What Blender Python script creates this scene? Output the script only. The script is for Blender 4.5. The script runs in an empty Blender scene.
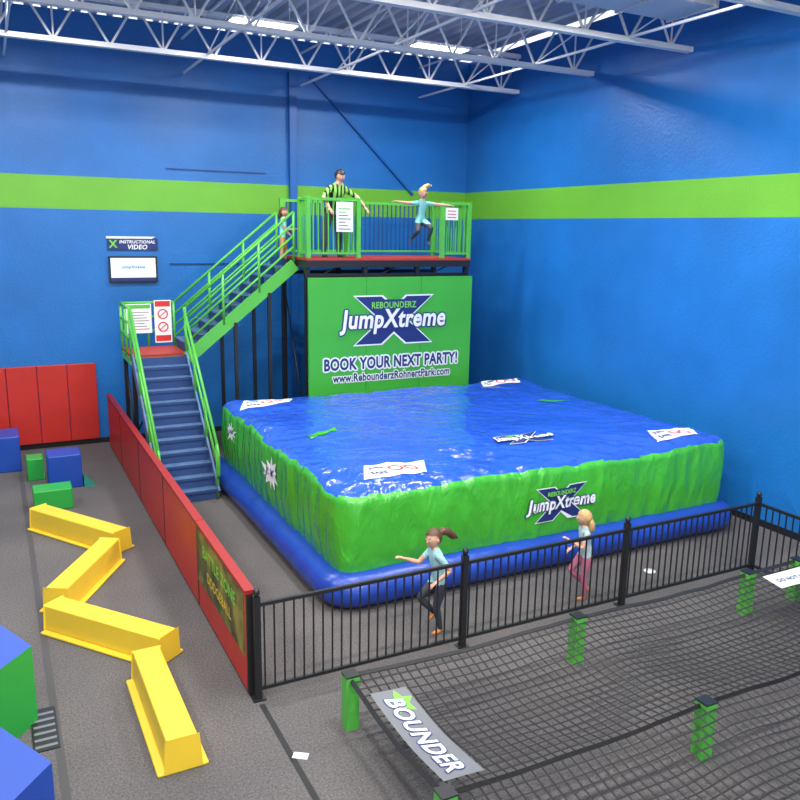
import bpy, random
from math import *
from mathutils import Vector, Matrix, noise
random.seed(4)
S=bpy.context.scene
try:
    S.view_settings.view_transform='Standard'; S.view_settings.look='None'
except Exception: pass
def V(*a): return Vector(a)
# ------------------------------------------------------------ materials
def mat(name,col,rough=.5,metal=0,var=0,vscale=3,bump=0,bscale=20,emit=0,spec=.5,dist=0.01,detail=3,distort=0,coat=0,zs=1,crease=0,cscale=2):
    m=bpy.data.materials.new(name);m.use_nodes=True;nt=m.node_tree;N=nt.nodes;L=nt.links
    b=N['Principled BSDF'];c=(*col,1)
    b.inputs['Base Color'].default_value=c;b.inputs['Roughness'].default_value=rough;b.inputs['Metallic'].default_value=metal
    b.inputs['Specular IOR Level'].default_value=spec
    b.inputs['Coat Weight'].default_value=coat
    tc=N.new('ShaderNodeTexCoord')
    if var:
        n=N.new('ShaderNodeTexNoise');n.inputs['Scale'].default_value=vscale;n.inputs['Detail'].default_value=detail
        L.new(tc.outputs['Object'],n.inputs['Vector'])
        r=N.new('ShaderNodeValToRGB');r.color_ramp.elements[0].position=.3;r.color_ramp.elements[1].position=.7
        r.color_ramp.elements[0].color=(*[x*(1-var) for x in col],1);r.color_ramp.elements[1].color=(*[min(1,x*(1+var)) for x in col],1)
        L.new(n.outputs[0],r.inputs[0]);L.new(r.outputs[0],b.inputs['Base Color'])
    if bump:
        n=N.new('ShaderNodeTexNoise');n.inputs['Scale'].default_value=bscale;n.inputs['Detail'].default_value=detail;n.inputs['Distortion'].default_value=distort
        mp=N.new('ShaderNodeMapping');mp.inputs['Scale'].default_value=(1,1,zs)
        L.new(tc.outputs['Object'],mp.inputs['Vector']);L.new(mp.outputs[0],n.inputs['Vector'])
        bp=N.new('ShaderNodeBump');bp.inputs['Strength'].default_value=bump;bp.inputs['Distance'].default_value=dist
        h=n.outputs[0]
        if crease:
            # ridged noise gives sharp fabric creases
            n2=N.new('ShaderNodeTexNoise');n2.inputs['Scale'].default_value=cscale;n2.inputs['Detail'].default_value=4;n2.inputs['Distortion'].default_value=.7
            L.new(mp.outputs[0],n2.inputs['Vector'])
            a=N.new('ShaderNodeMath');a.operation='SUBTRACT';a.inputs[1].default_value=.5;L.new(n2.outputs[0],a.inputs[0])
            a2=N.new('ShaderNodeMath');a2.operation='ABSOLUTE';L.new(a.outputs[0],a2.inputs[0])
            a3=N.new('ShaderNodeMath');a3.operation='MULTIPLY_ADD';a3.inputs[1].default_value=-crease;L.new(a2.outputs[0],a3.inputs[0]);L.new(h,a3.inputs[2]);h=a3.outputs[0]
        L.new(h,bp.inputs['Height']);L.new(bp.outputs[0],b.inputs['Normal'])
    if emit:
        b.inputs['Emission Color'].default_value=c;b.inputs['Emission Strength'].default_value=emit
    return m
BLUEW=(.011,.155,.49)
M=dict(
 wall=mat('wall_blue_paint',BLUEW,.40,var=.12,vscale=.8,bump=.5,bscale=22,dist=.014,detail=5),
 stripe=mat('stripe_green_paint',(.14,.45,.03),.45,var=.06,vscale=.8,bump=.3,bscale=24,dist=.01),
 bluetrim=mat('blue_trim',(.010,.12,.42),.4),
 bluedk=mat('blue_dark_line',(.008,.06,.24),.5),
 deck=mat('ceiling_deck',(.50,.52,.58),.6,var=.1,vscale=.8),
 white=mat('white_steel',(.84,.84,.84),.45),
 duct=mat('duct_grey',(.55,.57,.60),.45,metal=.1),
 lamp=mat('lamp_emit',(1,.97,.92),.5,emit=9),
 vblue=mat('vinyl_blue',(.020,.085,.55),.19,var=.10,vscale=1.2,bump=.55,bscale=2.6,dist=.07,detail=4,distort=.9,coat=.4,crease=1.6,cscale=1.9),
 vgreen=mat('vinyl_green',(.05,.39,.03),.25,var=.10,vscale=1.5,bump=.60,bscale=4.2,dist=.06,detail=3,distort=.8,coat=.35,zs=.45,crease=1.5,cscale=2.6),
 tube=mat('tube_blue',(.012,.055,.36),.3,var=.1,vscale=2,bump=.35,bscale=3,dist=.05),
 padred=mat('pad_red',(.50,.024,.018),.4,var=.06,vscale=2,bump=.12,bscale=5,dist=.03),
 padredd=mat('pad_red_dark',(.30,.014,.014),.5),
 yellow=mat('pad_yellow',(.80,.54,.035),.4,var=.05,vscale=2,bump=.1,bscale=4,dist=.03),
 fblue=mat('foam_blue',(.010,.06,.36),.4,bump=.1,bscale=5,dist=.03),
 fgreen=mat('foam_green',(.02,.34,.05),.4,bump=.1,bscale=5,dist=.03),
 fteal=mat('foam_teal',(.02,.28,.22),.4),
 rgreen=mat('rail_green',(.09,.46,.06),.35),
 bgreen=mat('banner_green',(.055,.40,.045),.35,var=.06,vscale=1,bump=.15,bscale=3,dist=.03),
 navy=mat('print_navy',(.012,.03,.16),.45),
 pwhite=mat('print_white',(.82,.84,.85),.45),
 plime=mat('print_lime',(.2,.65,.05),.45),
 pred=mat('print_red',(.6,.03,.03),.45),
 pgrey=mat('print_grey',(.16,.17,.19),.5),
 seam=mat('carpet_seam',(.065,.063,.066),.9),
 black=mat('black_steel',(.012,.013,.016),.4),
 blackn=mat('net_black',(.014,.014,.017),.6),
 tread=mat('tread_blue',(.07,.14,.28),.6,var=.15,vscale=8),
 riser=mat('riser_blue',(.02,.06,.20),.6),
 landred=mat('landing_red',(.42,.035,.025),.5),
 screen=mat('tv_screen',(.62,.75,.88),.3,emit=.5),
 plastic=mat('black_plastic',(.01,.01,.012),.3),
 skin=mat('skin',(.62,.34,.24),.5),
 lip=mat('lip',(.5,.15,.13),.5),
 eyew=mat('eye_white',(.8,.8,.8),.3),
 eyed=mat('eye_dark',(.03,.02,.02),.3),
 brown=mat('hair_brown',(.10,.045,.022),.5,var=.3,vscale=40),
 blond=mat('hair_blond',(.50,.31,.13),.5,var=.25,vscale=40),
 hblack=mat('hair_black',(.02,.012,.01),.5),
 teal=mat('shirt_light_blue',(.32,.58,.64),.7,var=.08,vscale=9),
 aqua=mat('shirt_aqua',(.22,.60,.56),.7,var=.08,vscale=9),
 greyb=mat('shirt_grey_blue',(.35,.47,.50),.7,var=.08,vscale=9),
 legg=mat('leggings_dark',(.035,.04,.055),.7),
 mauve=mat('pants_mauve',(.42,.12,.20),.7),
 khaki=mat('shorts_dark',(.05,.05,.06),.7),
 orange=mat('shorts_orange',(.55,.3,.08),.7),
 sock=mat('sock_orange',(.7,.25,.05),.7),
 sockw=mat('sock_grey',(.10,.11,.13),.7),
)
def carpet():
    m=mat('carpet_grey',(.095,.092,.098),.95,spec=.1);nt=m.node_tree;N=nt.nodes;L=nt.links;b=N['Principled BSDF']
    tc=N.new('ShaderNodeTexCoord')
    n1=N.new('ShaderNodeTexNoise');n1.inputs['Scale'].default_value=45;n1.inputs['Detail'].default_value=2
    n2=N.new('ShaderNodeTexNoise');n2.inputs['Scale'].default_value=.6;n2.inputs['Detail'].default_value=4
    r1=N.new('ShaderNodeValToRGB');r1.color_ramp.elements[0].position=.35;r1.color_ramp.elements[0].color=(.088,.083,.085,1)
    r1.color_ramp.elements[1].position=.68;r1.color_ramp.elements[1].color=(.155,.146,.146,1)
    r2=N.new('ShaderNodeValToRGB');r2.color_ramp.elements[0].position=.3;r2.color_ramp.elements[0].color=(.82,.82,.84,1)
    r2.color_ramp.elements[1].position=.7;r2.color_ramp.elements[1].color=(1.1,1.08,1.06,1)
    mx=N.new('ShaderNodeMixRGB');mx.blend_type='MULTIPLY';mx.inputs[0].default_value=1
    for n in (n1,n2): L.new(tc.outputs['Object'],n.inputs['Vector'])
    L.new(n1.outputs[0],r1.inputs[0]);L.new(n2.outputs[0],r2.inputs[0]);L.new(r1.outputs[0],mx.inputs[1]);L.new(r2.outputs[0],mx.inputs[2])
    L.new(mx.outputs[0],b.inputs['Base Color']);return m
M['carpet']=carpet()
def stripes():
    m=mat('striped_shirt',(.1,.1,.1),.7);nt=m.node_tree;N=nt.nodes;L=nt.links;b=N['Principled BSDF']
    tc=N.new('ShaderNodeTexCoord');w=N.new('ShaderNodeTexWave');w.bands_direction='Y';w.inputs['Scale'].default_value=3.4
    r=N.new('ShaderNodeValToRGB');r.color_ramp.interpolation='CONSTANT';r.color_ramp.elements[0].color=(.012,.015,.012,1);r.color_ramp.elements[1].position=.45;r.color_ramp.elements[1].color=(.24,.55,.10,1)
    L.new(tc.outputs['Object'],w.inputs[0]);L.new(w.outputs[1],r.inputs[0]);L.new(r.outputs[0],b.inputs['Base Color']);return m
M['stripes']=stripes()
def camo():
    m=mat('camo_poster',(.1,.1,.1),.4);nt=m.node_tree;N=nt.nodes;L=nt.links;b=N['Principled BSDF']
    tc=N.new('ShaderNodeTexCoord');w=N.new('ShaderNodeTexNoise');w.inputs['Scale'].default_value=3.2;w.inputs['Detail'].default_value=5
    r=N.new('ShaderNodeValToRGB');e=r.color_ramp.elements;e[0].position=.35;e[0].color=(.02,.025,.012,1);e[1].position=.68;e[1].color=(.28,.24,.04,1)
    x=e.new(.5);x.color=(.07,.09,.02,1)
    L.new(tc.outputs['Object'],w.inputs[0]);L.new(w.outputs[0],r.inputs[0]);L.new(r.outputs[0],b.inputs['Base Color']);return m
M['camo']=camo()
# ------------------------------------------------------------ mesh builder
class MB:
    def __init__(s): s.v=[];s.f=[];s.m=[];s.mats=[];s.sm=[]
    def mi(s,k):
        if k not in s.mats: s.mats.append(k)
        return s.mats.index(k)
    def add(s,vs,fs,k,smooth=False):
        o=len(s.v);s.v+=[Vector(x) for x in vs];i=s.mi(k)
        for f in fs: s.f.append([a+o for a in f]);s.m.append(i);s.sm.append(smooth)
    def box(s,a,b,k):
        x0,y0,z0=a;x1,y1,z1=b
        s.add([(x0,y0,z0),(x1,y0,z0),(x1,y1,z0),(x0,y1,z0),(x0,y0,z1),(x1,y0,z1),(x1,y1,z1),(x0,y1,z1)],
          [(3,2,1,0),(4,5,6,7),(0,1,5,4),(1,2,6,5),(2,3,7,6),(3,0,4,7)],k)
    def beam(s,p,q,w,h,k,up=(0,0,1)):
        p=Vector(p);q=Vector(q);d=(q-p).normalized();up=Vector(up)
        x=d.cross(up)
        if x.length<1e-4: x=d.cross(Vector((0,1,0)))
        x.normalize();u=x.cross(d)
        vs=[]
        for c in (p,q):
            for sx,su in ((-1,-1),(1,-1),(1,1),(-1,1)): vs.append(c+x*sx*w/2+u*su*h/2)
        s.add(vs,[(0,1,2,3),(7,6,5,4),(0,4,5,1),(1,5,6,2),(2,6,7,3),(3,7,4,0)],k)
    def tube(s,pts,rs,k,n=8,cap=True):
        pts=[Vector(p) for p in pts]
        if not hasattr(rs,'__len__'): rs=[rs]*len(pts)
        vs=[];x=None
        for i,p in enumerate(pts):
            d=(pts[min(i+1,len(pts)-1)]-pts[max(i-1,0)]).normalized()
            if x is None:
                x=d.cross(Vector((0,0,1)))
                if x.length<.05: x=d.cross(Vector((0,1,0)))
            else: x=x-d*x.dot(d)
            x.normalize();y=d.cross(x)
            for j in range(n):
                a=2*pi*j/n;vs.append(p+(x*cos(a)+y*sin(a))*rs[i])
        fs=[]
        for i in range(len(pts)-1):
            for j in range(n): fs.append((i*n+j,i*n+(j+1)%n,(i+1)*n+(j+1)%n,(i+1)*n+j))
        if cap: fs.append(tuple(range(n))[::-1]);fs.append(tuple(range((len(pts)-1)*n,len(pts)*n)))
        s.add(vs,fs,k,n>4)
    def sphere(s,c,B,r,k,nu=16,nv=12,fn=None,keep=None):
        c=Vector(c);loc=[];vs=[]
        for i in range(nv+1):
            t=pi*i/nv
            for j in range(nu):
                a=2*pi*j/nu;l=Vector((sin(t)*cos(a),sin(t)*sin(a),cos(t)));loc.append(l.copy())
                if fn: l=fn(l)
                vs.append(c+B[0]*l.x*r[0]+B[1]*l.y*r[1]+B[2]*l.z*r[2])
        fs=[]
        for i in range(nv):
            for j in range(nu):
                f=(i*nu+j,(i+1)*nu+j,(i+1)*nu+(j+1)%nu,i*nu+(j+1)%nu)
                if keep:
                    m=(loc[f[0]]+loc[f[1]]+loc[f[2]]+loc[f[3]])/4
                    if not keep(m): continue
                fs.append(f)
        s.add(vs,fs,k,True)
    def prism(s,poly,ax,a,b,k):
        n=len(poly);vs=[]
        for t in (a,b):
            for p in poly:
                q=list(p);q.insert(ax,t);vs.append(q)
        s.add(vs,[tuple(range(n)),tuple(range(2*n-1,n-1,-1))]+[(i,(i+1)%n,n+(i+1)%n,n+i) for i in range(n)],k)
    def build(s,name,parent=None,loc=None,rz=0,bevel=0):
        me=bpy.data.meshes.new(name);me.from_pydata([tuple(x) for x in s.v],[],s.f)
        for k in s.mats: me.materials.append(M[k])
        me.polygons.foreach_set('material_index',s.m);me.polygons.foreach_set('use_smooth',s.sm);me.update()
        o=bpy.data.objects.new(name,me);S.collection.objects.link(o)
        if loc is not None: o.location=loc
        o.rotation_euler[2]=rz
        if parent: o.parent=parent
        if bevel:
            b=o.modifiers.new('b','BEVEL');b.width=bevel;b.segments=3;b.limit_method='ANGLE';b.harden_normals=False
        return o
_tc={}
def text2d(body,width,off=0,shear=0,sy=1):
    key=(body,off,shear)
    def mk(o):
        cu=bpy.data.curves.new('t','FONT');cu.body=body;cu.size=1;cu.offset=o;cu.shear=shear;cu.align_x='CENTER';cu.align_y='CENTER';cu.resolution_u=3
        cu.space_character=1.06
        ob=bpy.data.objects.new('t',cu);S.collection.objects.link(ob);bpy.context.view_layer.update()
        me=ob.evaluated_get(bpy.context.evaluated_depsgraph_get()).to_mesh()
        vs=[v.co.xy.copy() for v in me.vertices];fs=[tuple(p.vertices) for p in me.polygons]
        bpy.data.objects.remove(ob);return vs,fs
    if (body,0,shear) not in _tc: _tc[(body,0,shear)]=mk(0)
    b=_tc[(body,0,shear)][0]
    x0=min(v.x for v in b);x1=max(v.x for v in b);y0=min(v.y for v in b);y1=max(v.y for v in b)
    if key not in _tc: _tc[key]=mk(off)
    vs,fs=_tc[key];sc=width/(x1-x0)
    return [((v.x-(x0+x1)/2)*sc,(v.y-(y0+y1)/2)*sc*sy) for v in vs],fs
def ptext(mb,xf,body,cu,cv,width,k,layer=1,off=0,shear=0,sy=1):
    vs,fs=text2d(body,width,off,shear,sy)
    mb.add([xf(x+cu,y+cv,layer) for x,y in vs],fs,k)
def otext(mb,xf,body,cu,cv,width,kin,kout,layer,ow,iw=.02,shear=0,sy=1):
    n=8
    for i in range(n):
        a=2*pi*i/n;vs,fs=text2d(body,width,iw,shear,sy)
        mb.add([xf(x+cu+ow*cos(a),y+cv+ow*sin(a),layer+i*.04) for x,y in vs],fs,kout)
    ptext(mb,xf,body,cu,cv,width,kin,layer+1,iw,shear,sy)
def ppoly(mb,xf,pts,k,layer=1):
    mb.add([xf(x,y,layer) for x,y in pts],[tuple(range(len(pts)))],k)
def logo(mb,xf,cu,cv,w,xcol='navy'):
    s=w
    def P(pts): return [(cu+x*s,cv+y*s) for x,y in pts]
    for g,k,l in ((.012,'pwhite',1),(0,xcol,2)):
        ppoly(mb,xf,P([(-.36-g*2,.20+g),(-.12+g,.20+g),(.36+g*2,-.20-g),(.12-g,-.20-g)]),k,l)
        ppoly(mb,xf,P([(.36+g*2,.20+g),(.12-g,.20+g),(-.36-g*2,-.20-g),(-.12+g,-.20-g)]),k,l+.4)
    ppoly(mb,xf,P([(-.2,.10),(.2,.10),(.2,.175),(-.2,.175)]),xcol,3)
    ptext(mb,xf,'REBOUNDERZ',cu,cv+.128*s,.42*s,'plime',4,off=.02,sy=1.2)
    otext(mb,xf,'JumpXtreme',cu,cv-.01*s,s,'pwhite','navy',5,.011*s,.03,.15,1.2)
# ------------------------------------------------------------ camera
F=791;yaw=radians(27.3);pt=radians(12.16);ro=radians(1.04);H=5.0
f=V(cos(pt)*sin(yaw),cos(pt)*cos(yaw),-sin(pt));r0=V(cos(yaw),-sin(yaw),0);u0=r0.cross(f)
R=cos(ro)*r0+sin(ro)*u0;U=-sin(ro)*r0+cos(ro)*u0
cd=bpy.data.cameras.new('camera');cd.sensor_width=36;cd.lens=36*F/800;cd.clip_start=.05;cd.clip_end=200
co=bpy.data.objects.new('camera',cd);S.collection.objects.link(co)
mw=Matrix((R,U,-f)).transposed().to_4x4();mw.translation=(0,0,H);co.matrix_world=mw;S.camera=co
# ------------------------------------------------------------ room
X0,X1,Y0,Y1,ZC=-7.0,11.75,-5.0,19.1,9.35
b=MB();b.box((X0,Y0,-.1),(X1,Y1,0),'carpet');b.build('floor')
def wall(name,a,c):
    b=MB();
    (x0,y0),(x1,y1)=a,c
    for z0,z1,k in ((0,5.31,'wall'),(5.31,6.01,'stripe'),(6.01,ZC,'wall')): b.box((x0,y0,z0),(x1,y1,z1),k)
    return b.build(name)
wall('wall_back',(X0,Y1),(X1+.2,Y1+.2));wall('wall_right',(X1,Y0),(X1+.2,Y1));wall('wall_left',(X0-.2,Y0),(X0,Y1+.2))
b=MB();b.box((X0,Y0,ZC+.12),(X1,Y1,ZC+.25),'deck')
x=X0
while x<X1-.3:
    b.prism([(x,ZC+.12),(x+.05,ZC),(x+.17,ZC),(x+.22,ZC+.12)],1,Y0,Y1,'deck');x+=.32
b.build('ceiling')
b=MB();b.box((X0,Y1-.02,0),(X1,Y1,.12),'black');b.build('baseboard_back')
b=MB();b.box((X1-.02,Y0,0),(X1,Y1-.02,.12),'black');b.build('baseboard_right')
b=MB();b.box((6.68,Y1-.14,.12),(6.86,Y1,8.6),'bluetrim');b.build('wall_column')
b=MB();b.beam((7.25,Y1-.05,8.55),(10.1,Y1-.05,5.9),.05,.09,'bluetrim',(0,1,0));b.build('wall_brace')
b=MB();b.box((3.75,Y1-.03,6.25),(6.1,Y1,6.28),'bluedk');b.build('trim_1')
b=MB();b.box((3.75,Y1-.03,4.11),(5.4,Y1,4.14),'bluedk');b.build('trim_2')
def joist(y,z0,z1,name='roof_truss'):
    b=MB();a,c=X0,X1-.02
    for dy in (-.045,.045):
        b.beam((a,y+dy,z0),(c,y+dy,z0),.055,.09,'white');b.beam((a,y+dy,z1),(c,y+dy,z1),.055,.09,'white')
    n=int((c-a)/.95);st=(c-a)/n
    for i in range(n):
        x=a+i*st
        b.tube([(x,y,z1),(x+st/2,y,z0)],.025,'white',6,False);b.tube([(x+st/2,y,z0),(x+st,y,z1)],.025,'white',6,False)
        if i%2==0: b.tube([(x+st/2,y,z0),(x+st/2,y,z1)],.018,'white',6,False)
    b.build(name)
for y in (16.8,14.1,11.4,8.7,6.0,3.3,.6,-2.1): joist(y,8.3,9.1)
b=MB()
for x in (-3.5,0.6,4.2,7.0,10.2):
    for z in (8.33,9.05): b.beam((x,Y0+.1,z),(x,Y1-.1,z),.04,.04,'white')
    for y in (16.8,14.1,11.4,8.7,6.0,3.3,.6):
        b.tube([(x,y,8.33),(x,y-2.7,9.05)],.014,'white',5,False);b.tube([(x,y,9.05),(x,y-2.7,8.33)],.014,'white',5,False)
b.build('roof_bridging')
b=MB();b.box((8.15,9.7,8.5),(10.45,10.7,9.2),'duct')
for x in (8.13,9.3,10.42): b.box((x,9.67,8.47),(x+.05,10.73,9.23),'duct')
b.build('air_duct')
for x in (-3,1.0,4.8,8.5):
    for y in (15.0,8.9,5.0,.6,-3.2):
        b=MB();w,h=.62,.2
        b.box((-w,-h,.0),(w,h,.05),'white');b.box((-w+.03,-h+.03,-.012),(w-.03,h-.03,0),'lamp')
        for sx in (-.5,.5): b.tube([(sx,0,.05),(sx,0,.72)],.008,'white',5)
        b.build('ceiling_light',loc=(x,y,8.62))
        ld=bpy.data.lights.new('lampglow','AREA');ld.shape='RECTANGLE';ld.size=1.15;ld.size_y=.34;ld.energy=225;ld.color=(1,.97,.93)
        lo=bpy.data.objects.new('light_lamp',ld);lo.location=(x,y,8.59);S.collection.objects.link(lo)
w=bpy.data.worlds.new('World');S.world=w;w.use_nodes=True;w.node_tree.nodes['Background'].inputs[0].default_value=(.93,.96,1,1);w.node_tree.nodes['Background'].inputs[1].default_value=1.3
# ------------------------------------------------------------ wall pads, sign, tv
b=MB();x=-3.6
while x<1.9:
    b.box((x+.006,Y1-.09,.13),(x+.62-.006,Y1-.021,1.9),'padred');x+=.62
b.build('wall_pad',bevel=.015)
b=MB();b.box((2.39,Y1-.04,4.44),(3.49,Y1-.002,4.70),'navy')
xf=lambda u,v,l:V(2.94+u,Y1-.041-l*.002,4.57+v)
ppoly(b,xf,[(-.57,.17),(.5,.17),(.42,.12),(-.57,.12)],'pwhite',1)
ptext(b,xf,'INSTRUCTIONAL',.1,.05,.78,'pwhite',1,off=.03,shear=.2);ptext(b,xf,'VIDEO',.1,-.065,.42,'pwhite',1,off=.03,shear=.2)
ptext(b,xf,'X',-.43,0,.16,'plime',1,off=.03)
b.build('video_sign')
b=MB();b.box((2.39,Y1-.08,3.71),(3.45,Y1-.03,4.30),'plastic');b.box((2.43,Y1-.084,3.75),(3.41,Y1-.08,4.26),'screen')
b.box((2.43,Y1-.086,3.75),(3.41,Y1-.084,3.82),'navy');b.box((2.8,Y1-.03,3.85),(3.0,Y1-.003,4.1),'plastic')
xf=lambda u,v,l:V(2.92+u,Y1-.087,4.05+v);ptext(b,xf,'JumpXtreme',0,0,.5,'navy',1,off=.02)
b.build('television')
# ------------------------------------------------------------ padded barrier
b=MB();ys=[7.62,9.9,12.2,14.5,16.75,18.7]
for i in range(5):
    b.box((2.14,ys[i]+.02,.04),(2.22,ys[i+1]-.02,1.2),'padred')
    b.box((2.125,ys[i]+.005,1.18),(2.235,ys[i+1]-.005,1.23),'padredd')
    b.box((2.135,ys[i]-.02,.04),(2.225,ys[i]+.02,1.17),'black')
b.box((2.15,7.6,.0),(2.21,18.7,.04),'black')
b.box((2.134,7.72,.42),(2.14,9.87,1.15),'camo')
xf=lambda u,v,l:V(2.133-l*.002,8.8-u,.8+v)
ptext(b,xf,'BATTLE ZONE',0,.14,1.5,'plime',0.5,off=.02);ptext(b,xf,'DODGEBALL',0,-.14,1.1,'yellow',0.5,off=.02)
b.build('padded_barrier')
# ------------------------------------------------------------ fence
def fence():
    b=MB();y=7.52;xe=9.93
    def post(px,py):
        b.box((px-.035,py-.035,0),(px+.035,py+.035,1.2),'black');b.tube([(px,py,1.2),(px,py,1.215),(px,py,1.24),(px,py,1.275),(px,py,1.29)],[.025,.03,.04,.03,.008],'black',10)
        b.box((px-.07,py-.07,0),(px+.07,py+.07,.012),'black')
    for p in (2.22,4.8,7.36,xe): post(p,y)
    for q in (5.2,2.9): post(xe,q)
    for z0,z1,w in ((1.08,1.12,.02),(.1,.14,.018)):
        b.box((2.2,y-w,z0),(xe,y+w,z1),'black');b.box((xe-w,2.9,z0),(xe+w,y-w,z1),'black')
    x=2.3
    while x<xe-.05: b.box((x-.008,y-.008,.1),(x+.008,y+.008,1.1),'black');x+=.112
    q=3.0
    while q<y-.05: b.box((xe-.008,q-.008,.1),(xe+.008,q+.008,1.1),'black');q+=.112
    b.build('metal_fence')
fence()
# ------------------------------------------------------------ air bag
CX,CY,A_,B_=7.43,12.12,3.56,3.04
def perim():
    r=.2;pts=[];n=150
    cs=[(CX+A_-r,CY-B_+r,-pi/2),(CX+A_-r,CY+B_-r,0),(CX-A_+r,CY+B_-r,pi/2),(CX-A_+r,CY-B_+r,pi)]
    for i in range(4):
        cx,cy,a0=cs[i]
        for j in range(7):
            a=a0+pi/2*j/7;pts.append((V(cx+r*cos(a),cy+r*sin(a),0),V(cos(a),sin(a),0)))
        a=a0+pi/2;p=V(cx+r*cos(a),cy+r*sin(a),0);nx,ny,na=cs[(i+1)%4];q=V(nx+r*cos(na),ny+r*sin(na),0);nn=V(cos(a),sin(a),0)
        for j in range(n): pts.append((p.lerp(q,j/n),nn))
    return pts
def offs(x,y,z):
    t=min(1,max(0,(z-.42)/1.2))
    o=.045*sin(pi*t)+.03*noise.noise(V(x*1.3,y*1.3,z*.5))+.022*(1-abs(noise.noise(V(x*3.3+9,y*3.3,z*.7+x*.4)))*2)
    o+=.014*(1-2*abs(noise.noise(V(x*5.5,y*5.5,z*1.6+x*.8))))
    o-=.08*max(0,(t-.90)/.10)**2
    return o
def topz(x,y):
    dx=abs(x-CX)/A_;dy=abs(y-CY)/B_;q=min(1,max(dx,dy))
    z=1.57+.07*(1-q**3)-.05*q**14
    z+=.045*noise.noise(V(x*.8,y*.8,3))+.02*noise.noise(V(x*2.1,y*1.4,7))*(.4+q)
    z+=.022*(1-2*abs(noise.noise(V(x*2.2+y*1.6,y*1.0,5))))*(.3+q*q)
    z+=.020*(1-2*abs(noise.noise(V(x*1.1,y*3.5+x*.8,15))))*(.3+q*q)
    z+=.010*(1-2*abs(noise.noise(V(x*3.1-y*2,y*3.5+x*1.8,25))))*(.3+q*q)
    z+=.05*(dx*dy)**3
    return z
def bag():
    P=perim();n=len(P);nv=40;vs=[]
    b=MB()
    for i in range(nv+1):
        for p,nn in P:
            zt=topz(p.x,p.y);z=.4+(zt-.4)*i/nv;tz=.42+1.2*i/nv
            q=p+nn*offs(p.x,p.y,tz);vs.append(V(q.x,q.y,z))
    nr=80
    last=vs[nv*n:(nv+1)*n];c=V(CX,CY,0)
    for k in range(1,nr+1):
        s=1-k/nr*.995
        for j in range(n):
            q=c+(V(last[j].x,last[j].y,0)-c)*s;q.z=topz(q.x,q.y) ;vs.append(q)
    tot=nv+nr
    G=[];Bl=[]
    for i in range(tot):
        for j in range(n):
            fc=(i*n+j,i*n+(j+1)%n,(i+1)*n+(j+1)%n,(i+1)*n+j)
            p=P[j][0]
            lim=nv*(.955+.035*noise.noise(V(p.x*1.1,p.y*1.1,1)))
            (Bl if i>=lim else G).append(fc)
    b.v+=vs
    for ff,k in ((G,'vgreen'),(Bl,'vblue')):
        ix=b.mi(k)
        for q in ff: b.f.append(list(q));b.m.append(ix);b.sm.append(True)
    tv=[];m=18
    for p,nn in P:
        for j in range(m):
            a=2*pi*j/m;wob=.012*noise.noise(V(p.x*3,p.y*3,a))
            rr=.26+wob
            q=p+nn*(.03+rr*cos(a)*1.05);q.z=.25+rr*.95*sin(a);tv.append(q)
    tf=[(i*m+j,((i+1)%n)*m+j,((i+1)%n)*m+(j+1)%m,i*m+(j+1)%m) for i in range(n) for j in range(m)]
    b.add(tv,tf,'tube',True)
    def xt(cx,cy,rot=0):
        def g(u,v,l):
            x=cx+u*cos(rot)-v*sin(rot);y=cy+u*sin(rot)+v*cos(rot)
            return V(x,y,topz(x,y)+.010+.004*l)
        return g
    def patch(cx,cy,w,h,k,rot=0,sk=0,l=0):
        g=xt(cx,cy,rot);N=18
        vv=[g((i/N-.5)*w+(j/N-.5)*sk,(j/N-.5)*h,l) for j in range(N+1) for i in range(N+1)]
        b.add(vv,[(j*(N+1)+i,j*(N+1)+i+1,(j+1)*(N+1)+i+1,(j+1)*(N+1)+i) for j in range(N) for i in range(N)],k,True)
    for cx,cy,rot in ((4.93,9.66,.03),(10.28,9.6,0),(4.62,14.62,0),(10.2,14.75,0)):
        patch(cx,cy,1.0,.52,'pwhite',rot,.25)
        g=xt(cx,cy,rot)
        for ux in (.0,.25):
            vv=[];N=16
            for kk in range(N):
                a=2*pi*kk/N
                for rr in (.08,.115): vv.append(g(ux+rr*cos(a),rr*sin(a),1.6))
            b.add(vv,[(2*kk,2*kk+1,(2*kk+3)%(2*N),(2*kk+2)%(2*N)) for kk in range(N)],'pred')
        ptext(b,g,'JUMP',-.27,.07,.26,'navy',1.6,off=.03);ptext(b,g,'SAFE',-.31,-.11,.26,'navy',1.6,off=.03)
    logo(b,xt(7.62,10.3),0,0,1.15)
    patch(4.75,12.0,.7,.16,'vgreen',.5,.1);patch(10.05,12.6,.62,.16,'vgreen',-.5,.1)
    def xff(cx,cz):
        def g(u,v,l):
            x=cx+u;z=cz+v;t=.42+1.2*(z-.4)/1.2
            return V(x,CY-B_-offs(x,CY-B_,t)-.012-.003*l,z)
        return g
    logo(b,xff(7.43,1.0),0,0,1.28)
    def xl(cy,cz):
        def g(u,v,l):
            y=cy-u;z=cz+v
            return V(CX-A_-offs(CX-A_,y,z)-.012-.003*l,y,z)
        return g
    for cy,cz,r in ((11.9,1.08,.30),(14.3,1.2,.2)):
        pts=[];random.seed(int(cy*10))
        for k in range(20):
            a=2*pi*k/20;rr=r*(1 if k%2 else .5)*random.uniform(.75,1.15);pts.append((1.35*rr*cos(a),rr*sin(a)))
        g=xl(cy,cz)
        vv=[g(0,0,1)]+[g(x,y,1) for x,y in pts];b.add(vv,[(0,k+1,(k+1)%20+1) for k in range(20)],'pwhite')
        ptext(b,g,'JUMP',0,0,r*1.3,'navy',3,off=.03)
    b.build('stunt_airbag')
bag()
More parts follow.
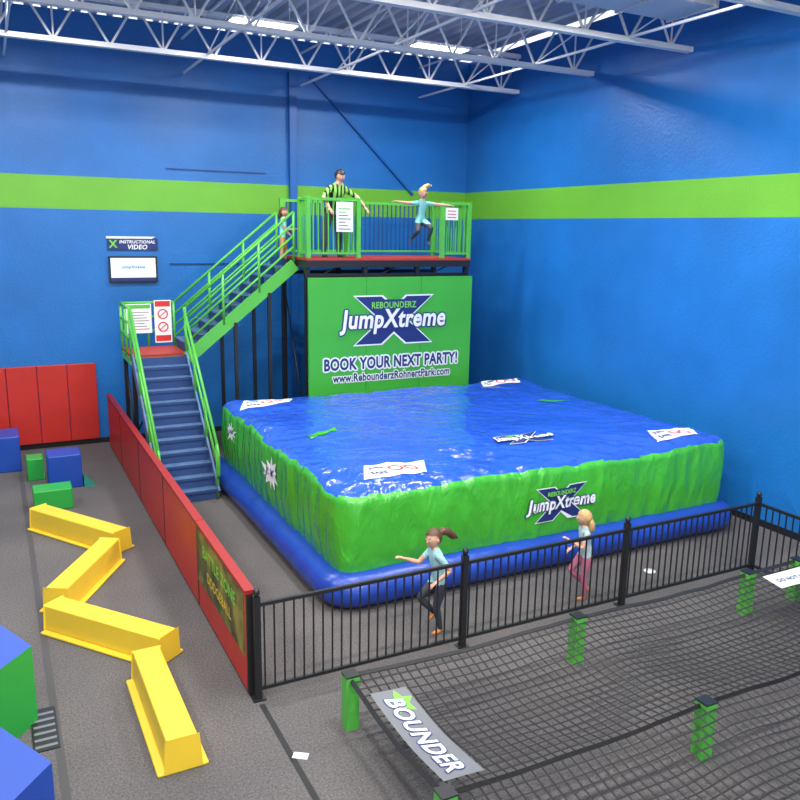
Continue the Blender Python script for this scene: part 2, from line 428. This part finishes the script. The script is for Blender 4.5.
# ------------------------------------------------------------ staircase
def rails(b,pts0,hs=(.95,.66,.37),npost=4,k='rgreen',r=.03,skip=()):
    p,q=V(*pts0[0]),V(*pts0[1])
    for h in hs: b.tube([p+V(0,0,h),q+V(0,0,h)],r if h==hs[0] else r*.8,k,8)
    for i in range(npost):
        if i in skip: continue
        c=p.lerp(q,i/(npost-1));b.tube([c-V(0,0,.1),c+V(0,0,hs[0])],r,k,8)
def stairs():
    b=MB();LZ=2.42;n=12;ya,yb=14.1,16.5;xa,xb=2.44,3.46
    rise=LZ/n;run=(yb-ya)/n
    for i in range(n):
        z=(i+1)*rise;y=ya+i*run
        if i<n-1:
            b.box((xa,y-.02,z-.035),(xb,y+run+.02,z),'tread')
            b.box((xa,y-.024,z-.05),(xb,y-.0201,z),'riser')
        b.box((xa,y+.01,z-rise),(xb,y+.022,z-.036),'riser')
    for x in (xa-.02,xb+.02):
        b.beam((x,ya-.02,.1),(x,yb,LZ-.05),.035,.24,'tread')
        rails(b,[(x,ya,.12),(x,yb,LZ)],(.93,.55),4,skip=(3,))
        b.tube([(x,ya,1.05),(x,ya-.1,.92),(x,ya-.12,.5),(x,ya,.4)],.026,'rgreen',8)
    yc=17.65;xl,xr=2.40,3.50
    b.box((xl,yb+.002,LZ-.06),(xr,yc,LZ),'landred');b.box((xl-.02,yb-.02,LZ-.2),(xr+.02,yc+.02,LZ-.061),'rgreen')
    for x in (xl+.04,xr-.04):
        for y in (yb+.04,yc-.04): b.box((x-.04,y-.04,0),(x+.04,y+.04,LZ-.2),'black')
    rails(b,[(xl,yb,LZ),(xl,yc,LZ)],(.95,.65,.35),3);rails(b,[(xl,yc,LZ),(xr,yc,LZ)],(.95,.65,.35),3,skip=(0,))
    b.tube([(xr,yb,LZ-.1),(xr,yb,LZ+.95)],.03,'rgreen',8)
    b.tube([(xl+.04,yb+.04,.2),(xl+.04,yc-.04,2.2)],.02,'black',6);b.tube([(xl+.04,yc,.2),(xr,yc,2.2)],.02,'black',6)
    b.box((2.5,yc-.05,LZ+.3),(3.02,yc-.035,LZ+.93),'pwhite');b.box((3.08,yc-.05,LZ+.08),(3.44,yc-.035,LZ+1.0),'pwhite')
    xf=lambda u,v,l:V(u,yc-.051-.001*l,LZ+v)
    ppoly(b,xf,[(2.52,.83),(3.0,.83),(3.0,.91),(2.52,.91)],'rgreen',1)
    for i in range(7): ppoly(b,xf,[(2.56,.38+i*.06),(2.97-.05*(i%3),.38+i*.06),(2.97-.05*(i%3),.395+i*.06),(2.56,.395+i*.06)],'pgrey',1)
    ppoly(b,xf,[(3.1,.86),(3.42,.86),(3.42,.98),(3.1,.98)],'pred',1)
    for cz in (.7,.42):
        vv=[];N=16
        for kk in range(N):
            a=2*pi*kk/N
            for rr in (.085,.112): vv.append(xf(3.26+rr*cos(a),cz+rr*sin(a),1))
        b.add(vv,[(2*kk,2*kk+1,(2*kk+3)%(2*N),(2*kk+2)%(2*N)) for kk in range(N)],'pred')
        b.beam(xf(3.19,cz-.06,2),xf(3.33,cz+.06,2),.004,.02,'pred',(0,0,1))
    ppoly(b,xf,[(3.1,.11),(3.42,.11),(3.42,.24),(3.1,.24)],'pred',1)
    PZ=4.38;xa2,xb2=3.52,5.92;n=10;rise=(PZ-LZ)/n;run=(xb2-xa2)/n
    for i in range(n):
        z=LZ+(i+1)*rise;x=xa2+i*run
        if i<n-1: b.box((x-.02,yb+.03,z-.035),(x+run+.02,yc-.03,z),'tread')
        b.box((x+.01,yb+.03,z-rise),(x+.022,yc-.03,z-.036),'riser')
    for y in (yb,yc):
        b.beam((xa2-.0,y,LZ-.12),(xb2-.03,y,PZ-.16),.04,.26,'rgreen')
        rails(b,[(xa2,y,LZ),(xb2-.05,y,PZ)],(.95,.7,.45,.22),4,skip=(0,))
    for x in (4.55,5.3):
        zt=LZ+(x-xa2)/(xb2-xa2)*(PZ-LZ)-.25
        for y in (yb,yc): b.box((x-.035,y-.035,0),(x+.035,y+.035,zt),'black')
    b.build('staircase')
stairs()
# ------------------------------------------------------------ platform
def platform():
    b=MB();x0,x1,y0,y1,PZ=5.95,10.0,15.92,17.7,4.38
    b.box((x0,y0,PZ-.05),(x1,y1,PZ),'landred')
    b.box((x0,y0,PZ-.20),(x1,y0+.06,PZ-.0501),'black');b.box((x0,y1-.06,PZ-.2),(x1,y1,PZ-.0501),'black')
    b.box((x0,y0+.06,PZ-.2),(x0+.06,y1-.06,PZ-.0501),'black');b.box((x1-.06,y0+.06,PZ-.2),(x1,y1-.06,PZ-.0501),'black')
    for x in (6.6,7.4,8.2,9.0,9.6): b.box((x,y0+.06,PZ-.18),(x+.05,y1-.06,PZ-.0501),'black')
    b.box((x0,y0+.1,PZ-.42),(x1,y0+.16,PZ-.34),'black');b.box((x0,y1-.16,PZ-.42),(x1,y1-.1,PZ-.34),'black')
    for x in (x0+.05,x0+1.4,x0+2.7,x1-.05):
        for y in (y0+.13,y1-.13): b.box((x-.05,y-.05,0),(x+.05,y+.05,PZ-.2),'black')
        b.tube([(x,y0+.13,.4),(x,y1-.13,3.8)],.02,'black',6)
    for x in (x0+.3,x0+1.7,x0+3.0): b.tube([(x,y0+.13,3.98),(x+.5,y0+.13,4.2)],.015,'black',6)
    RT=1.22;done=set()
    def picket(p,q,k,sp=.115,h=RT,top='rgreen'):
        p=V(*p);q=V(*q);L=(q-p).length;n=max(1,round(L/sp))
        b.beam(p+V(0,0,h),q+V(0,0,h),.06,.06,top);b.beam(p+V(0,0,.1),q+V(0,0,.1),.045,.045,top)
        for i in range(1,n): c=p.lerp(q,i/n);b.beam(c+V(0,0,.1),c+V(0,0,h),.024,.024,k,(0,1,0))
        for c in (p,q):
            key=(round(c.x,2),round(c.y,2))
            if key in done: continue
            done.add(key);b.beam(c,c+V(0,0,h+.04),.09,.09,top,(0,1,0))
    a=.05
    picket((x0+a,y0+a,PZ),(7.15,y0+a,PZ),'rgreen');picket((9.25,y0+a,PZ),(x1-a,y0+a,PZ),'rgreen')
    picket((x0+a,y0+a,PZ),(x0+a,16.45,PZ),'rgreen');picket((x1-a,y0+a,PZ),(x1-a,y1-a,PZ),'rgreen')
    picket((x0+a,y1-a,PZ),(x1-a,y1-a,PZ),'bluedk')
    picket((7.15,y0+a,PZ),(7.15,y0+.75,PZ),'rgreen')
    b.box((6.62,y0-.01,PZ+.55),(7.0,y0+.004,PZ+1.17),'pwhite');b.box((9.3,y0-.01,PZ+.85),(9.62,y0+.004,PZ+1.12),'pwhite')
    xf=lambda u,v,l:V(u,y0-.012,PZ+v)
    for i in range(7): ppoly(b,xf,[(6.67,.6+i*.07),(6.95-.06*(i%3),.6+i*.07),(6.95-.06*(i%3),.62+i*.07),(6.67,.62+i*.07)],'pgrey' if i<5 else 'rgreen',1)
    for i in range(3): ppoly(b,xf,[(9.34,.9+i*.07),(9.57,.9+i*.07),(9.57,.92+i*.07),(9.34,.92+i*.07)],'pred',1)
    b.build('jump_platform')
platform()
def banner():
    b=MB();y=15.84;x0,x1,z0,z1=5.95,10.02,1.0,3.97;w=(x1-x0)/3
    for i in range(3): b.box((x0+i*w+.004,y,z0),(x0+(i+1)*w-.004,y+.06,z1),'bgreen')
    cx=(x0+x1)/2;xf=lambda u,v,l:V(cx+u,y-.003-.0025*l,v)
    logo(b,xf,.0,3.02,2.62)
    otext(b,xf,'BOOK YOUR NEXT PARTY!',.0,2.08,3.35,'navy','pwhite',1,.035,.035,0,1.35)
    otext(b,xf,'www.RebounderzRohnertPark.com',.0,1.77,2.95,'navy','pwhite',3,.022,.03,0,1.3)
    b.build('party_banner')
banner()
# ------------------------------------------------------------ balance beams
for i,(p,q) in enumerate((((.40,13.95),(1.5,12.25)),((1.28,12.0),(.42,10.5)),((.38,10.15),(1.52,8.7)),((1.22,8.45),(1.24,6.68)))):
    p=V(*p,0);q=V(*q,0);L=(q-p).length
    b=MB();t,w,h=.145,.165,.35
    b.prism([(-w,.035),(w,.035),(t,h),(-t,h)],0,-L/2,L/2,'yellow')
    b.box((-L/2,-.24,0),(L/2,.24,.035),'yellow')
    b.build('balance_beam',loc=(p+q)/2,rz=atan2((q-p).y,(q-p).x),bevel=.016)
def block(name,x0,x1,y0,y1,h,k,sl=0):
    b=MB();b.prism([(y0,0),(y1,0),(y1,h),(y0+sl,h)],0,x0,x1,k);return b.build(name,bevel=.02)
block('foam_block',-.85,.26,17.4,18.2,.74,'fblue')
block('foam_block',.68,1.28,15.85,16.45,.66,'fblue')
block('foam_block',.34,.64,16.6,17.0,.45,'fgreen')
block('foam_block',.36,1.0,14.65,15.1,.38,'fgreen')
b=MB();b.add([(1.30,15.8,0),(1.5,15.8,0),(1.5,16.2,0),(1.30,16.2,0),(1.30,15.8,.2),(1.30,16.2,.2)],[(0,3,2,1),(0,1,4),(2,3,5),(1,2,5,4),(3,0,4,5)],'fteal');b.build('foam_wedge')
for cx,cy,kk,hh in ((.07,8.12,'fgreen',.84),(.13,6.5,'fblue',.58)):
    b=MB();L1,D=1.5,1.2
    b.add([(-L1,0,0),(0,0,0),(0,D,0),(-L1,D,0),(-L1,0,hh),(0,0,hh),(0,D*.5,hh+.32),(-L1,D*.5,hh+.32),(0,D,.2),(-L1,D,.2)],
      [(0,1,5,4),(1,2,8,6,5),(3,0,4,7,9),(2,3,9,8),(0,3,2,1)],kk)
    b.add([(-L1,0,hh),(0,0,hh),(0,D*.5,hh+.32),(-L1,D*.5,hh+.32),(0,D,.2),(-L1,D,.2)],[(0,1,2,3),(3,2,4,5)],'fblue')
    b.build('foam_obstacle',loc=(cx,cy,0),rz=radians(50))
b=MB();b.box((.19,4.0,0),(.27,18.9,.003),'seam');b.build('floor_tape')
b=MB();b.box((2.19,2.5,0),(2.25,7.4,.003),'blackn');b.build('floor_tape')
b=MB();b.box((.0,7.55,0),(.24,8.3,.012),'black')
for i in range(6): b.box((.02,7.6+i*.115,.012),(.22,7.64+i*.115,.014),'pgrey')
b.build('floor_vent')
b=MB();b.box((-.075,-.045,0),(.075,.045,.004),'pwhite');b.build('paper_scrap',loc=(2.30,6.42,0),rz=-.6)
b=MB();b.tube([(8.55,8.2,0),(8.55,8.2,.006)],.09,'pwhite',20);b.build('floor_marker')
# ------------------------------------------------------------ netting course
def net():
    b=MB();ZT=.56;xs=[2.92,5.84,8.74,9.78];ys=[6.66,4.75,2.85]
    cell=.105
    for bi in range(2):
        ya,yb=ys[bi+1],ys[bi]
        def z(x,y):
            ty=(y-ya)/(yb-ya);i=0
            while i<2 and x>xs[i+1]: i+=1
            tx=(x-xs[i])/(xs[i+1]-xs[i]);g=sin(pi*tx) if i<2 else 0
            return ZT-.13*sin(pi*ty)*(.75+.25*g)-.05*g+.012*noise.noise(V(x*2,y*2,1))
        ny=int((yb-ya)/cell);nx=int((xs[3]-xs[0])/cell)
        for j in range(ny+1):
            y=ya+(yb-ya)*j/ny;e=j in(0,ny)
            b.tube([(xs[0]+(xs[3]-xs[0])*i/80,y+.02*noise.noise(V(i*.15,y*2,0)),z(xs[0]+(xs[3]-xs[0])*i/80,y)) for i in range(81)],.028 if e else .009,'blackn',4)
        for i in range(nx+1):
            x=xs[0]+(xs[3]-xs[0])*i/nx;e=i in(0,nx)
            b.tube([(x+.02*noise.noise(V(i*.3,k*.3,5)),ya+(yb-ya)*k/16,z(x,ya+(yb-ya)*k/16)) for k in range(17)],.028 if e else .009,'blackn',4)
        if bi==0:
            def bt(pu,pv,uu,vv,w,h,body,bg,kin,kout,star):
                def g(u,v,l):
                    p=V(pu,pv,0)+V(*uu,0)*u+V(*vv,0)*v;return V(p.x,p.y,z(p.x,p.y)+.02+.004*l)
                N=10;q=[g((i/N-.5)*w,(j/N-.5)*h,0) for j in range(N+1) for i in range(N+1)]
                b.add(q,[(j*(N+1)+i,j*(N+1)+i+1,(j+1)*(N+1)+i+1,(j+1)*(N+1)+i) for j in range(N) for i in range(N)],bg,True)
                if star:
                    q=[g(-w*.36+.19*cos(t*pi/5)*(1 if t%2 else .5),h*.12+.15*sin(t*pi/5)*(1 if t%2 else .5),.6) for t in range(10)]
                    b.add(q,[tuple(range(10))],'plime')
                otext(b,g,body,0.02,-h*.04,w*.84,kin,kout,1,.012,.03,.2,1)
            bt(3.20,5.62,(0,-1),(1,0),1.45,.40,'BOUNDER','pgrey','pwhite','navy',True)
            bt(9.28,6.36,(1,0),(0,1),.85,.3,'DO NOT HANG','pwhite','navy','pwhite',False)
    for i,x in enumerate(xs[:3]+[9.74]):
        for y in ys: 
            yy=y-.02
            b.box((x-.07,yy-.07,0),(x+.07,yy+.07,ZT+.03),'rgreen')
            b.box((x-.075,yy-.075,ZT+.03),(x+.075,yy+.075,ZT+.045),'black')
    b.build('net_course')
net()
# ------------------------------------------------------------ people
def nrm(v): return Vector(v).normalized()
def person(name,loc,yawd,h,torso=(0,0,1),arms=None,legs=None,pelz=.52,headf=(1,0,0),shirt='teal',pants='legg',feet='sock',hair='brown',pony=None,sleeve=.55,pantlen=1.0,hs=1.1,fat=1.0,longhair=False):
    T=nrm(torso);side=V(0,1,0);pel=V(0,0,pelz)
    J=[];Rr=[];E=[]
    def a(p,r,par=None):
        J.append(Vector(p)*h);Rr.append(r*h*fat)
        if par is not None: E.append((par,len(J)-1))
        return len(J)-1
    p0=a(pel,.068);p1=a(pel+T*.10,.060,p0);p2=a(pel+T*.20,.070,p1);p3=a(pel+T*.275,.05,p2);p4=a(pel+T*.335,.027,p3)
    hc=pel+T*.335+nrm(T+V(0,0,.6))*.068*hs**.5
    p5=a(hc-V(0,0,.02),.03,p4)
    segs=[(p0,p1,'t'),(p1,p2,'t'),(p2,p3,'t'),(p3,p4,'n'),(p4,p5,'n')]
    hands=[]
    for sgn,(ua,fa) in zip((1,-1),arms):
        sh=pel+T*.262+side*sgn*.092;el=sh+nrm(ua)*.160;wr=el+nrm(fa)*.135
        i=a(sh,.036,p3);m=a(sh.lerp(el,.5),.030,i);j=a(el,.024,m);m2=a(el.lerp(wr,.4),.023,j);k=a(wr,.0155,m2);k2=a(wr+nrm(fa)*.02,.016,k)
        segs+=[(p3,i,'t'),(i,m,'u'),(m,j,'u2'),(j,m2,'f'),(m2,k,'f'),(k,k2,'f')];hands.append((wr,nrm(fa),sgn))
    for sgn,(th,sh_) in zip((1,-1),legs):
        hp=pel+side*sgn*.048-V(0,0,.012);kn=hp+nrm(th)*.235;an=kn+nrm(sh_)*.225
        i=a(hp,.058,p0);m=a(hp.lerp(kn,.5),.050,i);j=a(kn,.036,m);m2=a(kn.lerp(an,.35),.036,j);k=a(an,.022,m2)
        fd=nrm(V(1,0,0)-nrm(sh_)*V(1,0,0).dot(nrm(sh_))) 
        if nrm(sh_).x<-.7: fd=nrm(V(-.4,0,-.7)) 
        heel=an+nrm(sh_)*.018-fd*.012
        k1=a(heel+fd*.03,.022,k);k2=a(heel+fd*.105,.017,k1)
        segs+=[(p0,i,'l'),(i,m,'l'),(m,j,'l'),(j,m2,'s'),(m2,k,'s'),(k,k1,'x'),(k1,k2,'x')]
    me=bpy.data.meshes.new('sk');me.from_pydata([tuple(x) for x in J],E,[])
    ob=bpy.data.objects.new('sk',me);S.collection.objects.link(ob)
    ob.modifiers.new('k','SKIN')
    sv=me.skin_vertices[0].data
    for i,x in enumerate(sv): x.radius=(Rr[i],Rr[i]);x.use_root=(i==0)
    ss=ob.modifiers.new('s','SUBSURF');ss.levels=3;ss.render_levels=3
    bpy.context.view_layer.update()
    em=ob.evaluated_get(bpy.context.evaluated_depsgraph_get()).to_mesh()
    b=MB();b.v=[v.co.copy() for v in em.vertices]
    for pl in em.polygons:
        c=pl.center;best=None
        for (i,j,kd) in segs:
            d=J[j]-J[i];t=max(0,min(1,(c-J[i]).dot(d)/d.length_squared));q=(c-J[i]-d*t).length-(Rr[i]*(1-t)+Rr[j]*t)
            if best is None or q<best[0]: best=(q,kd,t)
        kd,t=best[1],best[2]
        tz=(c-pel*h).dot(T)/h
        if kd=='t': k=shirt if tz>-.01 else pants
        elif kd=='n': k='skin' if tz>.285 else shirt
        elif kd=='u': k=shirt
        elif kd=='u2': k=shirt if t<sleeve*2-1 or sleeve>=1 else 'skin'
        elif kd=='f': k='skin'
        elif kd=='l': k=(pants if tz<-.01 else shirt)
        elif kd=='s': k=pants if pantlen>=1 else 'skin'
        else: k=feet
        b.f.append(list(pl.vertices));b.m.append(b.mi(k));b.sm.append(True)
    bpy.data.objects.remove(ob)
    hf=nrm(headf);hr=nrm(V(0,0,1).cross(hf));hu=hf.cross(hr);Bs=(hf,hr,hu);C=hc*h
    rz,ry,rx=.076*h*hs,.056*h*hs,.066*h*hs
    def shp(l):
        l=l.copy()
        if l.z<0:
            l.y*=1-.30*(-l.z)**1.4
            if l.x<0: l.x*=1+.25*l.z
            else: l.x*=1-.06*(-l.z)
        return l
    b.sphere(C,Bs,(rx,ry,rz),'skin',20,16,shp)
    u=h*hs
    def at(x,y,z): return C+hf*x*u+hr*y*u+hu*z*u
    for sg in (1,-1):
        b.sphere(at(.0605,.022*sg,.002),Bs,(.006*u,.010*u,.006*u),'eyew',8,6)
        b.sphere(at(.0655,.022*sg,.002),Bs,(.003*u,.0048*u,.005*u),'eyed',8,6)
        b.sphere(at(.060,.022*sg,.017),Bs,(.005*u,.012*u,.0022*u),hair,8,6)
        b.sphere(at(-.004,.057*sg,-.004),Bs,(.011*u,.006*u,.018*u),'skin',8,6)
    b.sphere(at(.066,0,-.014),Bs,(.010*u,.008*u,.014*u),'skin',8,6)
    b.sphere(at(.059,0,-.039),Bs,(.006*u,.017*u,.0045*u),'lip',8,6)
    lowz=-.95 if longhair else -.55
    b.sphere(C+hu*.006*u-hf*.004*u,Bs,(rx*1.14,ry*1.16,rz*1.10),hair,24,18,shp,keep=lambda m: (m.z>.45+.1*m.y or m.x<.12) and m.z>lowz and not(m.x>.0 and m.z<-.1))
    if pony:
        pp=[at(*q) for q in pony];n=len(pp);b.tube(pp,[(.018+.016*sin(pi*min(1,(i+.6)/n)))*u*(1.0 if i<n-1 else .35) for i in range(n)],hair,10)
    for wr,d,sg in hands:
        w=wr*h;lat=nrm(d.cross(V(0,0,1)) if abs(d.z)<.9 else V(1,0,0));dn=d.cross(lat)
        L=.052*h*hs**.3
        b.sphere(w+d*L*.75,(d,lat,dn),(L*.72,L*.42,L*.2),'skin',10,8)
        for fi,(o,ln) in enumerate(((-.30,.82),(-.10,.95),(.11,.88),(.30,.68))):
            s0=w+d*L*1.2+lat*o*L;pts=[s0,s0+d*L*ln*.4+lat*o*.1*L,s0+d*L*ln*.72+lat*o*.15*L+dn*L*.14,s0+d*L*ln*.92+dn*L*.34]
            b.tube(pts,[L*.105,L*.10,L*.085,L*.05],'skin',6)
        th=-1 if sg>0 else 1
        s0=w+d*L*.5+lat*th*L*.34;b.tube([s0,s0+d*L*.25+lat*th*L*.28,s0+d*L*.6+lat*th*L*.38+dn*L*.1],[L*.14,L*.12,L*.06],'skin',6)
    return b.build(name,loc=loc,rz=radians(yawd))
person('running_girl',(4.74,8.0,0),176,1.40,torso=(.2,0,1),
  arms=[((-.55,.25,-.8),(.7,.1,-.35)),((.65,-.15,-.7),(.85,0,.35))],
  legs=[((.22,0,-1),(-.22,0,-1)),((.85,0,-.75),(-.75,0,-.85))],pelz=.497,headf=(1,.35,0),shirt='teal',pants='legg',feet='sock',hair='brown',
  pony=[(-.055,0,.03),(-.10,0,.04),(-.16,0,.02),(-.22,.01,-.03),(-.27,.01,-.06)])
person('running_girl',(7.05,7.95,0),160,1.30,torso=(.12,0,1),
  arms=[((.35,.2,-.9),(.8,-.2,.5)),((-.2,-.25,-1),(.6,.1,-.4))],
  legs=[((.1,0,-1),(-.1,0,-1)),((.65,0,-.85),(-.8,0,-.8))],pelz=.497,headf=(1,-.5,0),shirt='greyb',pants='mauve',feet='sock',hair='blond',longhair=True,
  pony=[(-.05,0,.0),(-.075,0,-.05),(-.08,0,-.10),(-.07,0,-.14)])
person('jumping_girl',(8.38,15.40,4.60),-98,1.45,torso=(.15,0,1),
  arms=[((.15,1,-.08),(.2,1,-.05)),((.15,-1,.0),(.1,-1,.10))],
  legs=[((1,.15,-.35),(-.5,0,-.85)),((.85,-.3,-.6),(-.85,-.1,-.45))],pelz=.40,headf=(1,-.1,-.1),shirt='aqua',pants='legg',feet='sockw',hair='blond',
  pony=[(-.05,0,.04),(-.07,.04,.08),(-.08,.09,.10),(-.08,.14,.09)])
person('attendant',(6.72,16.42,4.385),-85,1.95,torso=(.36,.10,1),
  arms=[((.45,.75,-.55),(.55,.35,-.7)),((.35,-.7,-.65),(.6,.15,-.65))],
  legs=[((.12,.12,-1),(-.12,.05,-1)),((-.05,-.12,-1),(-.1,-.05,-1))],pelz=.497,headf=(1,.5,-.45),shirt='stripes',pants='khaki',feet='legg',hair='hblack',hs=.86,fat=1.08,sleeve=.9)
person('climbing_girl',(5.78,16.95,4.19),-20,1.25,torso=(.05,0,1),
  arms=[((.1,.15,-1),(.6,.1,-.5)),((.25,-.12,-1),(.8,0,.1))],
  legs=[((.2,0,-1),(-.1,0,-1)),((-.05,0,-1),(-.12,0,-1))],pelz=.497,headf=(1,-.4,0),shirt='aqua',pants='orange',feet='sock',hair='brown',pantlen=.5,longhair=True,
  pony=[(-.05,0,.0),(-.07,0,-.05),(-.075,0,-.11)])
